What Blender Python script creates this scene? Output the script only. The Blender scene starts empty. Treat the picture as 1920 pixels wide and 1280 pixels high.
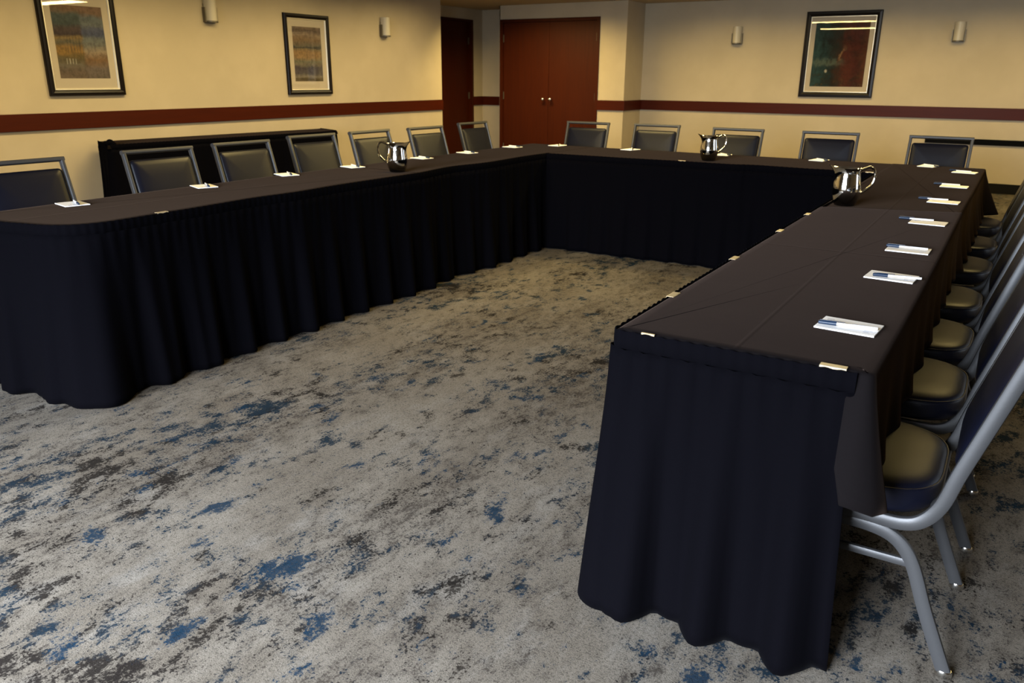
import bpy, bmesh, math, random
from mathutils import Vector, Matrix
random.seed(11)
S = bpy.context.scene
COL = S.collection
PI = math.pi

# ------------------------------------------------------------------ camera
cam_d = bpy.data.cameras.new('camera')
cam_d.sensor_width = 36.0
cam_d.lens = 28.142
cam_d.clip_start = 0.05
cam = bpy.data.objects.new('camera', cam_d)
COL.objects.link(cam)
_r = Vector((0.85077472, 0.52548108, 0.0072122))
_u = Vector((-0.17152945, 0.2646886, 0.94895605))
_f = Vector((-0.49674946, 0.80858492, -0.31532585))
m = Matrix.Identity(4)
for i in range(3):
    m[i][0] = _r[i]; m[i][1] = _u[i]; m[i][2] = -_f[i]
m.translation = Vector((0, 0, 1.3507))
cam.matrix_world = m
cam_d.dof.use_dof = True
cam_d.dof.focus_distance = 2.7
cam_d.dof.aperture_fstop = 6.3
S.camera = cam

# ------------------------------------------------------------------ exposure, world, lights
S.view_settings.view_transform = 'Standard'
S.view_settings.look = 'None'
S.view_settings.gamma = 1.0
S.view_settings.use_curve_mapping = False
S.view_settings.exposure = 1.7

W = bpy.data.worlds.new('world')
S.world = W
W.use_nodes = True
W.node_tree.nodes['Background'].inputs[0].default_value = (0.62, 0.80, 1.0, 1)
W.node_tree.nodes['Background'].inputs[1].default_value = 0.25

WARM = (1.0, 0.74, 0.27)
COOL = (0.79, 0.88, 1.0)


def area(name, loc, rot, sx, sy, power, color, spread=180):
    d = bpy.data.lights.new(name, 'AREA')
    d.shape = 'RECTANGLE'; d.size = sx; d.size_y = sy
    d.energy = power; d.color = color; d.spread = math.radians(spread)
    o = bpy.data.objects.new(name, d)
    o.location = loc; o.rotation_euler = rot
    COL.objects.link(o)
    return o


CEIL = 2.352
for lx, ly, pw in ((-3.4, 4.2, 19), (-3.2, 6.5, 18), (-1.4, 7.5, 30), (0.6, 5.4, 11)):
    area('ceiling_lamp', (lx, ly, CEIL - 0.012), (0, 0, 0), 1.3, 0.3, pw, WARM)
# recessed wall washers along the rail wall, the closet and the back wall
TILT = math.radians(14)
for ly, pw in ((1.2, 11), (3.1, 12.6), (4.9, 12.6), (6.7, 12.8), (8.5, 13.2)):
    area('ceiling_washer', (-5.95, ly, CEIL - 0.012), (0, TILT * 1.3, 0), 0.35, 1.3, pw, (1.0, 0.77, 0.35), 138)
for lx, ly, pw in ((-6.0, 9.9, 31), (-3.6, 10.5, 8.8), (-1.9, 10.5, 8.8), (-0.2, 10.5, 8), (1.5, 10.5, 7.2)):
    area('ceiling_washer', (lx, ly, CEIL - 0.012), (TILT, 0, 0), 1.3, 0.35, pw, WARM, 138)
# daylight through the windows of the near wall and of the wall on the camera's right
area('window_daylight', (-2.75, -2.02, 1.45), (math.radians(45), 0, 0), 1.4, 1.5, 105, COOL, 114)
area('window_daylight', (-0.95, -2.02, 1.45), (math.radians(45), 0, 0), 1.4, 1.5, 121, COOL, 114)
area('window_daylight', (3.32, 5.2, 1.45), (math.radians(65), 0, math.radians(90)), 1.5, 1.5, 6, COOL)
area('window_daylight', (3.32, 9.0, 1.45), (math.radians(65), 0, math.radians(90)), 1.5, 1.5, 4, COOL)


# ------------------------------------------------------------------ materials
def mat(name, color=(.5, .5, .5), rough=.5, metal=0.0, spec=.5, sheen=0.0, coat=0.0):
    M = bpy.data.materials.new(name)
    M.use_nodes = True
    b = M.node_tree.nodes['Principled BSDF']
    b.inputs['Base Color'].default_value = (*color, 1)
    b.inputs['Roughness'].default_value = rough
    b.inputs['Metallic'].default_value = metal
    b.inputs['Specular IOR Level'].default_value = spec
    b.inputs['Sheen Weight'].default_value = sheen
    b.inputs['Coat Weight'].default_value = coat
    return M


class NT:
    """small node-tree helper"""
    def __init__(s, M):
        s.t = M.node_tree; s.b = s.t.nodes['Principled BSDF']

    def n(s, kind, **kw):
        nd = s.t.nodes.new(kind)
        for k, v in kw.items():
            setattr(nd, k, v)
        return nd

    def l(s, a, b):
        s.t.links.new(a, b)

    def coords(s, scale=(1, 1, 1), loc=(0, 0, 0), rot=(0, 0, 0), out='Object'):
        tc = s.n('ShaderNodeTexCoord'); mp = s.n('ShaderNodeMapping')
        mp.inputs['Scale'].default_value = scale
        mp.inputs['Location'].default_value = loc
        mp.inputs['Rotation'].default_value = rot
        s.l(tc.outputs[out], mp.inputs['Vector'])
        return mp.outputs[0]

    def noise(s, vec, scale, detail=4, rough=.55, dist=0.0):
        nd = s.n('ShaderNodeTexNoise')
        nd.inputs['Scale'].default_value = scale
        nd.inputs['Detail'].default_value = detail
        nd.inputs['Roughness'].default_value = rough
        nd.inputs['Distortion'].default_value = dist
        s.l(vec, nd.inputs['Vector'])
        return nd.outputs[0]

    def ramp(s, fac, stops, interp='LINEAR'):
        r = s.n('ShaderNodeValToRGB'); r.color_ramp.interpolation = interp
        e = r.color_ramp.elements
        while len(e) < len(stops):
            e.new(.5)
        for el, (p, c) in zip(e, stops):
            el.position = p; el.color = (*c, 1) if len(c) == 3 else c
        s.l(fac, r.inputs[0])
        return r.outputs[0]

    def math(s, op, a, b=None, c=None, clamp=False):
        nd = s.n('ShaderNodeMath', operation=op, use_clamp=clamp)
        for i, v in enumerate((a, b, c)):
            if v is None: continue
            if hasattr(v, 'node'): s.l(v, nd.inputs[i])
            else: nd.inputs[i].default_value = v
        return nd.outputs[0]

    def step(s, v, lo, hi):
        nd = s.n('ShaderNodeMapRange', interpolation_type='SMOOTHSTEP')
        nd.inputs[1].default_value = lo; nd.inputs[2].default_value = hi
        s.l(v, nd.inputs[0])
        return nd.outputs[0]

    def mix(s, fac, a, b, blend='MIX'):
        nd = s.n('ShaderNodeMix', data_type='RGBA', blend_type=blend)
        for i, v in ((0, fac), (6, a), (7, b)):
            if hasattr(v, 'node'): s.l(v, nd.inputs[i])
            elif i == 0: nd.inputs[0].default_value = v
            else: nd.inputs[i].default_value = (*v, 1)
        return nd.outputs[2]

    def bump(s, h, strength=.3, dist=.01):
        nd = s.n('ShaderNodeBump')
        nd.inputs['Strength'].default_value = strength
        nd.inputs['Distance'].default_value = dist
        s.l(h, nd.inputs['Height']); s.l(nd.outputs[0], s.b.inputs['Normal'])


def wall_mat():
    M = mat('painted_vinyl_wall', (.62, .54, .41), .75, spec=.25); t = NT(M)
    v = t.coords()
    f = t.noise(v, 2.2, 3)
    t.l(t.mix(t.step(f, .35, .7), (.40, .335, .235), (.43, .36, .255)), t.b.inputs['Base Color'])
    t.bump(t.noise(v, 160, 3), .12, .002)
    return M


def ceil_mat():
    M = mat('ceiling_plaster', (.40, .33, .24), .9, spec=.1); t = NT(M)
    t.bump(t.noise(t.coords(), 120, 3), .2, .003)
    return M


def carpet_mat():
    M = mat('patterned_carpet', (.08, .07, .06), .95, spec=.02); t = NT(M)
    v = t.coords((1, 1, 1))
    vs = t.coords((1, .48, 1), rot=(0, 0, math.radians(5)))            # the pattern runs the length of the room
    vss = t.coords((1.0, .26, 1), loc=(3, 1, 0), rot=(0, 0, math.radians(3)))
    fine = t.noise(v, 105, 4, .75)
    mid = t.noise(vs, 34, 4, .75)
    S5 = lambda x, k: t.math('MULTIPLY', t.math('SUBTRACT', x, .5), k)
    A = lambda *xs: xs[0] if len(xs) == 1 else t.math('ADD', xs[0], A(*xs[1:]))
    # ground: pale greige with soft clouds
    base = t.mix(t.step(t.noise(vs, 2.6, 4, .65), .36, .66), (0.158, 0.139, 0.115), (0.118, 0.101, 0.081))
    base = t.mix(t.math('MULTIPLY', t.step(t.noise(vs, 7.0, 4, .65), .5, .7), .6), base, (0.170, 0.155, 0.136))
    # brown-grey speckled wear
    w = A(t.noise(vs, 21, 5, .8), S5(t.noise(vss, 2.4, 3, .6), .55), S5(fine, 1.25))
    base = t.mix(t.math('MULTIPLY', t.step(w, .51, .69), .85), base, (0.030, 0.0245, 0.0205))
    # patches gathered in bands, navy to charcoal
    p = A(t.noise(t.coords((1, .6, 1), loc=(4.4, 2.3, 0), rot=(0, 0, math.radians(5))), 11.5, 5, .68), S5(t.noise(t.coords((1, .3, 1), loc=(1.7, 5, 0)), 1.8, 3, .55), .62), S5(fine, .7), S5(mid, .4))
    hue = t.step(A(t.noise(v, 2.3, 2, .5), S5(mid, .3), .02), .46, .55)
    dark = t.mix(hue, (0.0115, 0.0095, 0.0086), (0.0062, 0.0150, 0.0250))
    base = t.mix(t.math('MULTIPLY', t.step(p, .55, .648), .95), base, dark)
    # single brighter blue blots
    q = A(t.noise(t.coords((1, .6, 1), loc=(9.1, 3.3, 0), rot=(0, 0, math.radians(7))), 6.8, 4, .6), S5(fine, .4), S5(mid, .3))
    base = t.mix(t.math('MULTIPLY', t.step(q, .622, .682), .92), base, (0.0070, 0.0200, 0.0370))
    # single charcoal blots
    q = A(t.noise(t.coords((1, .55, 1), loc=(2.1, 8.3, 0), rot=(0, 0, math.radians(4))), 7.2, 5, .66), S5(fine, .5), S5(mid, .35))
    base = t.mix(t.math('MULTIPLY', t.step(q, .625, .69), .88), base, (0.0115, 0.0093, 0.0080))
    # pile grain
    g = t.ramp(A(fine, S5(t.noise(v, 300, 2, .6), .5)), [(.36, (.45, .45, .45)), (.52, (.95, .95, .95)), (.62, (1, 1, 1))])
    base = t.mix(1, base, g, 'MULTIPLY')
    t.l(base, t.b.inputs['Base Color'])
    t.bump(t.noise(v, 260, 3, .7), .4, .005)
    return M


def wood_mat(name, c1, c2, axis='z', rough=.42):
    M = mat(name, c1, rough, spec=.12); t = NT(M)
    sc = {'z': (26, 26, 1.2), 'y': (26, 1.2, 26), 'x': (1.2, 26, 26)}[axis]
    v = t.coords(sc)
    f = t.noise(v, 1.6, 6, .65, .4)
    t.l(t.ramp(f, [(.3, c2), (.7, c1)]), t.b.inputs['Base Color'])
    return M


def cloth_mat(name, c, creases=None, sheen=.1, tint=(1, .8, .72, 1), srough=.45):
    M = mat(name, c, .9, spec=.0, sheen=sheen); t = NT(M)
    t.b.inputs['Sheen Roughness'].default_value = srough
    t.b.inputs['Sheen Tint'].default_value = tint
    v = t.coords()
    h = t.math('MULTIPLY', t.noise(v, 500, 2), .08)
    h = t.math('ADD', h, t.math('MULTIPLY', t.noise(v, 5, 3), .55))
    if creases:
        sp = t.n('ShaderNodeSeparateXYZ'); t.l(v, sp.inputs[0])
        for ax, val in creases:
            d = t.math('ABSOLUTE', t.math('SUBTRACT', sp.outputs[ax], val))
            h = t.math('ADD', h, t.math('MULTIPLY', t.math('SUBTRACT', 1, t.step(d, 0, .008)), .35))
    t.bump(h, .35, .006)
    f = t.noise(v, 900, 1)
    t.l(t.mix(f, tuple(x * .8 for x in c), tuple(x * 1.2 for x in c)), t.b.inputs['Base Color'])
    return M


def vinyl_mat():
    M = mat('navy_vinyl', (.0036, .0042, .0100), .40, spec=.24); t = NT(M)
    t.bump(t.noise(t.coords(), 420, 3), .12, .002)
    return M


def frame_mat():
    M = mat('grey_hammered_metal', (.058, .058, .060), .45, metal=.4); t = NT(M)
    t.bump(t.noise(t.coords(), 300, 3), .15, .001)
    return M


def steel_mat():
    M = mat('polished_steel', (.74, .73, .71), .07, metal=1.0); t = NT(M)
    f = t.noise(t.coords((1, 1, .05)), 60, 3)
    t.l(t.math('ADD', t.math('MULTIPLY', f, .06), .045), t.b.inputs['Roughness'])
    return M


def glass_mat():
    M = bpy.data.materials.new('picture_glass'); M.use_nodes = True
    n = M.node_tree.nodes; l = M.node_tree.links
    n.remove(n['Principled BSDF'])
    tr = n.new('ShaderNodeBsdfTransparent'); g = n.new('ShaderNodeBsdfGlossy'); g.inputs['Roughness'].default_value = .015
    lw = n.new('ShaderNodeLayerWeight'); lw.inputs['Blend'].default_value = .5
    pw = n.new('ShaderNodeMath'); pw.operation = 'POWER'; pw.inputs[1].default_value = 4.0
    fr = n.new('ShaderNodeMath'); fr.operation = 'MULTIPLY_ADD'; fr.inputs[1].default_value = .9; fr.inputs[2].default_value = .04
    l.new(lw.outputs['Facing'], pw.inputs[0]); l.new(pw.outputs[0], fr.inputs[0])
    mx = n.new('ShaderNodeMixShader')
    l.new(fr.outputs[0], mx.inputs[0]); l.new(tr.outputs[0], mx.inputs[1]); l.new(g.outputs[0], mx.inputs[2])
    l.new(mx.outputs[0], n['Material Output'].inputs[0])
    return M


def art_mat(kind):
    M = mat('abstract_print_' + kind, (.4, .4, .4), .8, spec=.1); t = NT(M)
    # generated coordinates: x across (0..1), z up (0..1) of the sheet
    tc = t.n('ShaderNodeTexCoord')
    sp = t.n('ShaderNodeSeparateXYZ'); t.l(tc.outputs['Generated'], sp.inputs[0])
    ac = sp.outputs[1] if kind != 'teal_red' else sp.outputs[0]
    up = sp.outputs[2]
    mp = t.n('ShaderNodeMapping'); mp.inputs['Scale'].default_value = (1.5, 1.5, 6) if kind != 'teal_red' else (3, 3, 3)
    t.l(tc.outputs['Generated'], mp.inputs[0])
    nz = t.noise(mp.outputs[0], 2.5, 5, .65)
    nf = t.noise(tc.outputs['Generated'], 14, 4, .7)
    if kind == 'plaid':
        y = t.math('ADD', up, t.math('MULTIPLY', t.math('SUBTRACT', nz, .5), .14))
        A = t.ramp(y, [(.0, (.22, .17, .13)), (.10, (.20, .155, .125)), (.20, (.22, .20, .16)), (.30, (.19, .15, .07)), (.36, (.40, .25, .08)),
                       (.44, (.38, .24, .09)), (.50, (.17, .17, .13)), (.55, (.36, .26, .12)), (.60, (.09, .07, .08)), (.68, (.13, .10, .10)),
                       (.74, (.10, .13, .13)), (.86, (.12, .155, .15)), (.94, (.30, .20, .13))])
        B = t.ramp(y, [(.0, (.20, .165, .14)), (.15, (.24, .20, .18)), (.26, (.30, .18, .09)), (.38, (.44, .36, .27)), (.46, (.25, .26, .24)),
                       (.56, (.22, .25, .26)), (.62, (.12, .14, .24)), (.68, (.14, .16, .25)), (.74, (.22, .25, .26)), (.84, (.19, .23, .25)), (.90, (.30, .20, .14))])
        base = t.mix(t.step(t.math('ADD', ac, t.math('MULTIPLY', t.math('SUBTRACT', nz, .5), .12)), .50, .58), A, B)
        # plaid marks: rows of short uprights
        wv = t.math('SINE', t.math('MULTIPLY', ac, 110))
        band = t.math('MULTIPLY', t.step(up, .30, .40), t.math('SUBTRACT', 1, t.step(up, .62, .7)))
        col = t.math('MULTIPLY', t.step(ac, .1, .3), t.math('SUBTRACT', 1, t.step(ac, .5, .58)))
        base = t.mix(t.math('MULTIPLY', t.math('MULTIPLY', t.step(wv, .3, .9), band), t.math('MULTIPLY', col, t.math('MULTIPLY', nf, .9))), base, (.08, .08, .09))
        b2 = t.math('MULTIPLY', t.step(up, .19, .22), t.math('SUBTRACT', 1, t.step(up, .27, .29)))
        c2 = t.math('MULTIPLY', t.step(ac, .14, .18), t.math('SUBTRACT', 1, t.step(ac, .34, .40)))
        base = t.mix(t.math('MULTIPLY', t.math('MULTIPLY', t.step(wv, .2, .6), b2), c2), base, (.55, .53, .44))
    elif kind == 'horizon':
        y = t.math('ADD', up, t.math('MULTIPLY', t.math('SUBTRACT', nz, .5), .13))
        base = t.ramp(y, [(.0, (.15, .115, .06)), (.06, (.17, .135, .075)), (.10, (.34, .31, .25)), (.15, (.15, .135, .145)), (.26, (.13, .115, .135)),
                          (.32, (.28, .25, .18)), (.37, (.24, .25, .18)), (.44, (.46, .31, .16)), (.54, (.42, .28, .14)), (.60, (.29, .24, .15)),
                          (.625, (.07, .08, .08)), (.65, (.22, .20, .15)), (.76, (.33, .23, .14)), (.84, (.42, .32, .23)), (.92, (.20, .155, .13)), (1.0, (.33, .25, .18))])
    else:
        n2 = t.noise(mp.outputs[0], 1.3, 6, .7, .6)
        x = t.math('ADD', ac, t.math('ADD', t.math('MULTIPLY', t.math('SUBTRACT', nz, .5), .75), t.math('MULTIPLY', t.math('SUBTRACT', nf, .5), .35)))
        base = t.ramp(x, [(.0, (.035, .085, .09)), (.20, (.022, .055, .058)), (.36, (.018, .030, .030)), (.50, (.05, .026, .018)), (.64, (.105, .026, .016)), (.82, (.075, .017, .013)), (1.0, (.11, .04, .018))])
        base = t.mix(t.math('MULTIPLY', t.step(n2, .52, .68), .75), base, (.014, .013, .012))
        base = t.mix(t.math('MULTIPLY', t.step(n2, .30, .42), 0), base, (.10, .12, .10))
        hz = t.math('SUBTRACT', 1, t.step(t.math('ABSOLUTE', t.math('SUBTRACT', t.math('ADD', up, t.math('MULTIPLY', t.math('SUBTRACT', nz, .5), .35)), .38)), .0, .075))
        hz = t.math('MULTIPLY', hz, t.math('SUBTRACT', 1, t.step(ac, .35, .70)))
        base = t.mix(t.math('MULTIPLY', hz, t.math('MULTIPLY', t.step(nf, .30, .60), .8)), base, (.17, .23, .18))
        lo = t.math('MULTIPLY', t.math('SUBTRACT', 1, t.step(up, .05, .30)), t.step(nf, .54, .68))
        base = t.mix(t.math('MULTIPLY', lo, .75), base, (.24, .15, .06))
        # pale streak rising from the middle
        dx = t.math('ABSOLUTE', t.math('SUBTRACT', t.math('ADD', ac, t.math('MULTIPLY', t.math('SUBTRACT', nz, .5), .30)), t.math('ADD', .32, t.math('MULTIPLY', up, .42))))
        st = t.math('MULTIPLY', t.math('SUBTRACT', 1, t.step(dx, .0, .05)), t.math('MULTIPLY', t.step(up, .36, .44), t.math('SUBTRACT', 1, t.step(up, .55, .66))))
        base = t.mix(t.math('MULTIPLY', st, t.step(nf, .35, .6)), base, (.36, .22, .11))
        d2 = t.n('ShaderNodeVectorMath', operation='DISTANCE'); cb = t.n('ShaderNodeCombineXYZ'); t.l(ac, cb.inputs[0]); t.l(up, cb.inputs[2])
        t.l(cb.outputs[0], d2.inputs[0]); d2.inputs[1].default_value = (.28, 0, .245)
        base = t.mix(t.math('SUBTRACT', 1, t.step(d2.outputs[1], .012, .035)), base, (.62, .58, .46))
    base = t.mix(t.math('MULTIPLY', t.step(nf, .42, .62), .6), base, t.mix(1, base, (.45, .45, .45), 'MULTIPLY'))
    k = {'plaid': .52, 'horizon': .50, 'teal_red': .62}[kind]
    base = t.mix(1, base, (k, k * .96, k * .95), 'MULTIPLY')
    t.l(base, t.b.inputs['Base Color'])
    return M


MW = wall_mat(); MC = ceil_mat(); MF = carpet_mat()
M_RAIL = {a: wood_mat('cherry_rail_' + a, (.050, .0068, .0013), (.036, .0046, .0010), a, .45) for a in 'xy'}
M_DOOR = wood_mat('cherry_door', (.042, .0064, .0007), (.029, .0042, .0006), 'z', .5)
M_BASE = mat('dark_vinyl_base', (.004, .0036, .0034), .6, spec=.12)
M_CLOTH = cloth_mat('charcoal_tablecloth', (.0056, .0047, .0050), [(0, -.47), (0, -3.5), (1, 3.0), (1, 6.16)], .046, (1, .70, .56, 1), .34)
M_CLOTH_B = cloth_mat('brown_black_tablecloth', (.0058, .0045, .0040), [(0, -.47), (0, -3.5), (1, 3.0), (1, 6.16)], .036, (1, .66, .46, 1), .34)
M_SKIRT = cloth_mat('black_skirt', (.0020, .0019, .0027), None, .004, (.9, .9, 1, 1))
M_VINYL = vinyl_mat(); M_FRAME = frame_mat(); M_STEEL = steel_mat(); M_GLASS = glass_mat()
M_CHROME = mat('chrome_glide', (.7, .68, .64), .18, metal=1.0)
M_PAPER = mat('white_paper', (.93, .92, .91), .7, spec=.2)
M_INK = mat('grey_ink', (.35, .36, .42), .8)
M_PENB = mat('white_pen_plastic', (.82, .82, .84), .3)
M_PENC = mat('blue_pen_cap', (.008, .022, .052), .4)
M_CLIP = mat('tan_clip_plastic', (.42, .32, .18), .4)
M_PFRAME = mat('black_lacquer_frame', (.005, .003, .0025), .34, spec=.18)
M_FILLET = mat('silver_gilt_fillet', (.80, .74, .60), .3, metal=.6)
M_MATB = mat('cream_mat_board', (.40, .345, .27), .85)
M_SHADE = mat('frosted_sconce_glass', (.48, .43, .33), .4)
M_NICK = mat('brushed_nickel', (.13, .115, .09), .45, metal=.6)
M_BLACK = mat('black_slot', (.003, .0027, .0025), .7, spec=.08)
M_WHITE = mat('white_window_paint', (.7, .7, .68), .5)
M_BOARD = mat('plywood_tabletop', (.30, .22, .13), .6)


# ------------------------------------------------------------------ mesh helpers
def link(name, bm, material, parent=None, smooth=False, angle=35):
    me = bpy.data.meshes.new(name)
    bm.normal_update()
    bm.to_mesh(me); bm.free()
    me.materials.append(material)
    if smooth:
        for p in me.polygons: p.use_smooth = True
        try: me.set_sharp_from_angle(angle=math.radians(angle))
        except Exception: pass
    o = bpy.data.objects.new(name, me)
    COL.objects.link(o)
    if parent is not None: o.parent = parent
    return o


def tag(o, label=None, cat=None, group=None, kind=None):
    for k, v in (('label', label), ('category', cat), ('group', group), ('kind', kind)):
        if v: o[k] = v
    return o


def struct(name, bm, material, parent=None):
    o = link(name, bm, material, parent)
    if parent is None: o['kind'] = 'structure'
    return o


def thing(name, loc, label, cat, group=None, rz=0.0):
    o = bpy.data.objects.new(name, None)
    o.empty_display_size = .1
    o.location = loc; o.rotation_euler = (0, 0, rz)
    COL.objects.link(o)
    return tag(o, label, cat, group)


def dup(root, loc, rz, label, group=None):
    c = root.copy(); COL.objects.link(c)
    c.location = loc; c.rotation_euler = (0, 0, rz); c['label'] = label
    if group: c['group'] = group
    for ch in list(root.children):
        d = ch.copy(); COL.objects.link(d); d.parent = c
        for g in list(ch.children):
            e = g.copy(); COL.objects.link(e); e.parent = d
    return c


def box(bm, x0, x1, y0, y1, z0, z1, bev=0.0):
    vs = [bm.verts.new((x, y, z)) for x in (x0, x1) for y in (y0, y1) for z in (z0, z1)]
    fs = [(0, 1, 3, 2), (4, 6, 7, 5), (0, 4, 5, 1), (2, 3, 7, 6), (0, 2, 6, 4), (1, 5, 7, 3)]
    faces = [bm.faces.new([vs[i] for i in f]) for f in fs]
    if bev > 0:
        es = list({e for f in faces for e in f.edges})
        bmesh.ops.bevel(bm, geom=es, offset=bev, segments=2, affect='EDGES', profile=.7)
    return bm


def bxm(*a, **k):
    return box(bmesh.new(), *a, **k)


def sweep(bm, pts, a, b, ref=Vector((0, 1, 0)), n=10, cap=True, sq=2.0):
    """oval tube along pts: half-size a in the plane square to ref, half-size b along ref"""
    pts = [Vector(p) for p in pts]
    rings = []
    for i, p in enumerate(pts):
        t = (pts[min(i + 1, len(pts) - 1)] - pts[max(i - 1, 0)]).normalized()
        r = ref - t * ref.dot(t)
        if r.length < 1e-4: r = Vector((1, 0, 0)) - t * t.x
        r.normalize(); q = t.cross(r)
        ring = []
        for k in range(n):
            an = 2 * PI * k / n
            c, s = math.cos(an), math.sin(an)
            c = math.copysign(abs(c) ** (2 / sq), c); s = math.copysign(abs(s) ** (2 / sq), s)
            ring.append(bm.verts.new(p + q * (a * c) + r * (b * s)))
        rings.append(ring)
    for r0, r1 in zip(rings, rings[1:]):
        for k in range(n):
            bm.faces.new((r0[k], r0[(k + 1) % n], r1[(k + 1) % n], r1[k]))
    if cap:
        bm.faces.new(rings[0][::-1]); bm.faces.new(rings[-1])
    bmesh.ops.recalc_face_normals(bm, faces=bm.faces[:])
    return bm


def spline(pts, per=6):
    """Catmull-Rom through pts"""
    P = [Vector(p) for p in pts]
    P = [P[0] * 2 - P[1]] + P + [P[-1] * 2 - P[-2]]
    out = []
    for i in range(1, len(P) - 2):
        for k in range(per):
            t = k / per
            out.append(.5 * ((2 * P[i]) + (P[i + 1] - P[i - 1]) * t + (2 * P[i - 1] - 5 * P[i] + 4 * P[i + 1] - P[i + 2]) * t * t
                             + (3 * P[i] - P[i - 1] - 3 * P[i + 1] + P[i + 2]) * t ** 3))
    out.append(P[-2])
    return out


def rings_mesh(bm, rings, cap0=True, cap1=True, closed=True):
    R = [[bm.verts.new(p) for p in r] for r in rings]
    n = len(R[0])
    for a, b in zip(R, R[1:]):
        for k in range(n if closed else n - 1):
            bm.faces.new((a[k], a[(k + 1) % n], b[(k + 1) % n], b[k]))
    if cap0: bm.faces.new(R[0][::-1])
    if cap1: bm.faces.new(R[-1])
    return bm


def round_poly(corners, radii, seg=8):
    """2D closed polygon with rounded corners"""
    out = []
    n = len(corners)
    for i in range(n):
        p = Vector(corners[i]); a = Vector(corners[i - 1]); b = Vector(corners[(i + 1) % n])
        r = radii[i]
        d0 = (a - p).normalized(); d1 = (b - p).normalized()
        s = p + d0 * r; e = p + d1 * r
        for k in range(seg + 1):
            t = k / seg
            out.append((1 - t) ** 2 * s + 2 * t * (1 - t) * p + t * t * e)
    return out


# ------------------------------------------------------------------ room shell
WX, WY, WD, RX = -7.11, 11.70, 11.084, -7.804
NY, EX = -2.10, 3.40
H = CEIL
struct('floor', bxm(RX - .15, EX + .15, NY - .15, WY + .15, -.06, 0), MF)
struct('ceiling', bxm(RX - .15, EX + .15, NY - .15, WY + .15, H, H + .08), MC)
struct('wall_left', bxm(RX - .15, WX, NY, 9.62, 0, H), MW)
# recessed wall with the single door
bm = bmesh.new()
DR0, DR1 = 10.42, 11.42
box(bm, RX - .15, RX, 9.62, DR0, 0, H); box(bm, RX - .15, RX, DR1, WY, 0, H); box(bm, RX - .15, RX, DR0, DR1, 2.19, H)
struct('wall_recess', bm, MW)
struct('wall_back', bxm(RX - .15, EX + .15, WY, WY + .12, 0, H), MW)
# closet bump-out with the double door
CX0, CX1 = -7.075, -4.955
DX0, DX1, DZ = -7.063, -5.370, 2.155
bm = bmesh.new()
box(bm, DX1, CX1, WD, WY, 0, H); box(bm, CX0, DX1, WD, WD + .1, DZ, H); box(bm, CX0, CX0 + .012, WD, WY, 0, H); box(bm, CX0, DX1, WD + .6, WY, 0, H)
struct('wall_closet', bm, MW)
# near wall and right wall, each with two windows
bm = bmesh.new()
wn = [(-3.45, -2.05), (-1.65, -.25)]
Z0, Z1 = .72, 2.2
box(bm, RX - .15, wn[0][0], NY - .12, NY, 0, H); box(bm, wn[0][1], wn[1][0], NY - .12, NY, 0, H); box(bm, wn[1][1], EX + .15, NY - .12, NY, 0, H)
for a, b in wn:
    box(bm, a, b, NY - .12, NY, 0, Z0); box(bm, a, b, NY - .12, NY, Z1, H)
struct('wall_near', bm, MW)
bm = bmesh.new()
wr = [(4.45, 5.95), (8.25, 9.75)]
box(bm, EX, EX + .12, NY, wr[0][0], 0, H); box(bm, EX, EX + .12, wr[0][1], wr[1][0], 0, H); box(bm, EX, EX + .12, wr[1][1], WY, 0, H)
for a, b in wr:
    box(bm, EX, EX + .12, a, b, 0, Z0); box(bm, EX, EX + .12, a, b, Z1, H)
struct('wall_right', bm, MW)
k = 0
for a, b in wn:
    k += 1
    bm = bmesh.new()
    for q in (a, (a + b) / 2 - .02, b - .04): box(bm, q, q + .04, NY - .09, NY - .04, Z0, Z1)
    for q in (Z0, Z1 - .04): box(bm, a, b, NY - .09, NY - .04, q, q + .04)
    o = struct('window_%d' % k, bm, M_WHITE)
    link('pane', bxm(a + .03, b - .03, NY - .07, NY - .064, Z0 + .03, Z1 - .03), M_GLASS, o)
for a, b in wr:
    k += 1
    bm = bmesh.new()
    for q in (a, (a + b) / 2 - .02, b - .04): box(bm, EX + .04, EX + .09, q, q + .04, Z0, Z1)
    for q in (Z0, Z1 - .04): box(bm, EX + .04, EX + .09, a, b, q, q + .04)
    o = struct('window_%d' % k, bm, M_WHITE)
    link('pane', bxm(EX + .064, EX + .07, a + .03, b - .03, Z0 + .03, Z1 - .03), M_GLASS, o)

# chair rail
RZ0, RZ1, RT = .877, 1.016, .022
struct('trim_1', bxm(WX, WX + RT, NY, 9.62, RZ0, RZ1, bev=.004), M_RAIL['y'])
struct('trim_2', bxm(RX, RX + RT, DR1 + .01, WY, RZ0, RZ1, bev=.004), M_RAIL['y'])
struct('trim_3', bxm(RX + RT, CX0, WY - RT, WY, RZ0, RZ1, bev=.004), M_RAIL['x'])
struct('trim_4', bxm(DX1, CX1 + RT, WD - RT, WD, RZ0, RZ1, bev=.004), M_RAIL['x'])
struct('trim_5', bxm(CX1, CX1 + RT, WD, WY, RZ0, RZ1, bev=.004), M_RAIL['y'])
struct('trim_6', bxm(CX1 + RT, EX, WY - RT, WY, RZ0, RZ1, bev=.004), M_RAIL['x'])
# dark vinyl base
struct('baseboard_left', bxm(WX, WX + .012, NY, 9.62, 0, .12), M_BASE)
struct('baseboard_back', bxm(CX1 + .012, EX, WY - .012, WY, 0, .12), M_BASE)
struct('baseboard_closet', bxm(DX1, CX1 + .012, WD - .012, WD, 0, .12), M_BASE)

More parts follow.
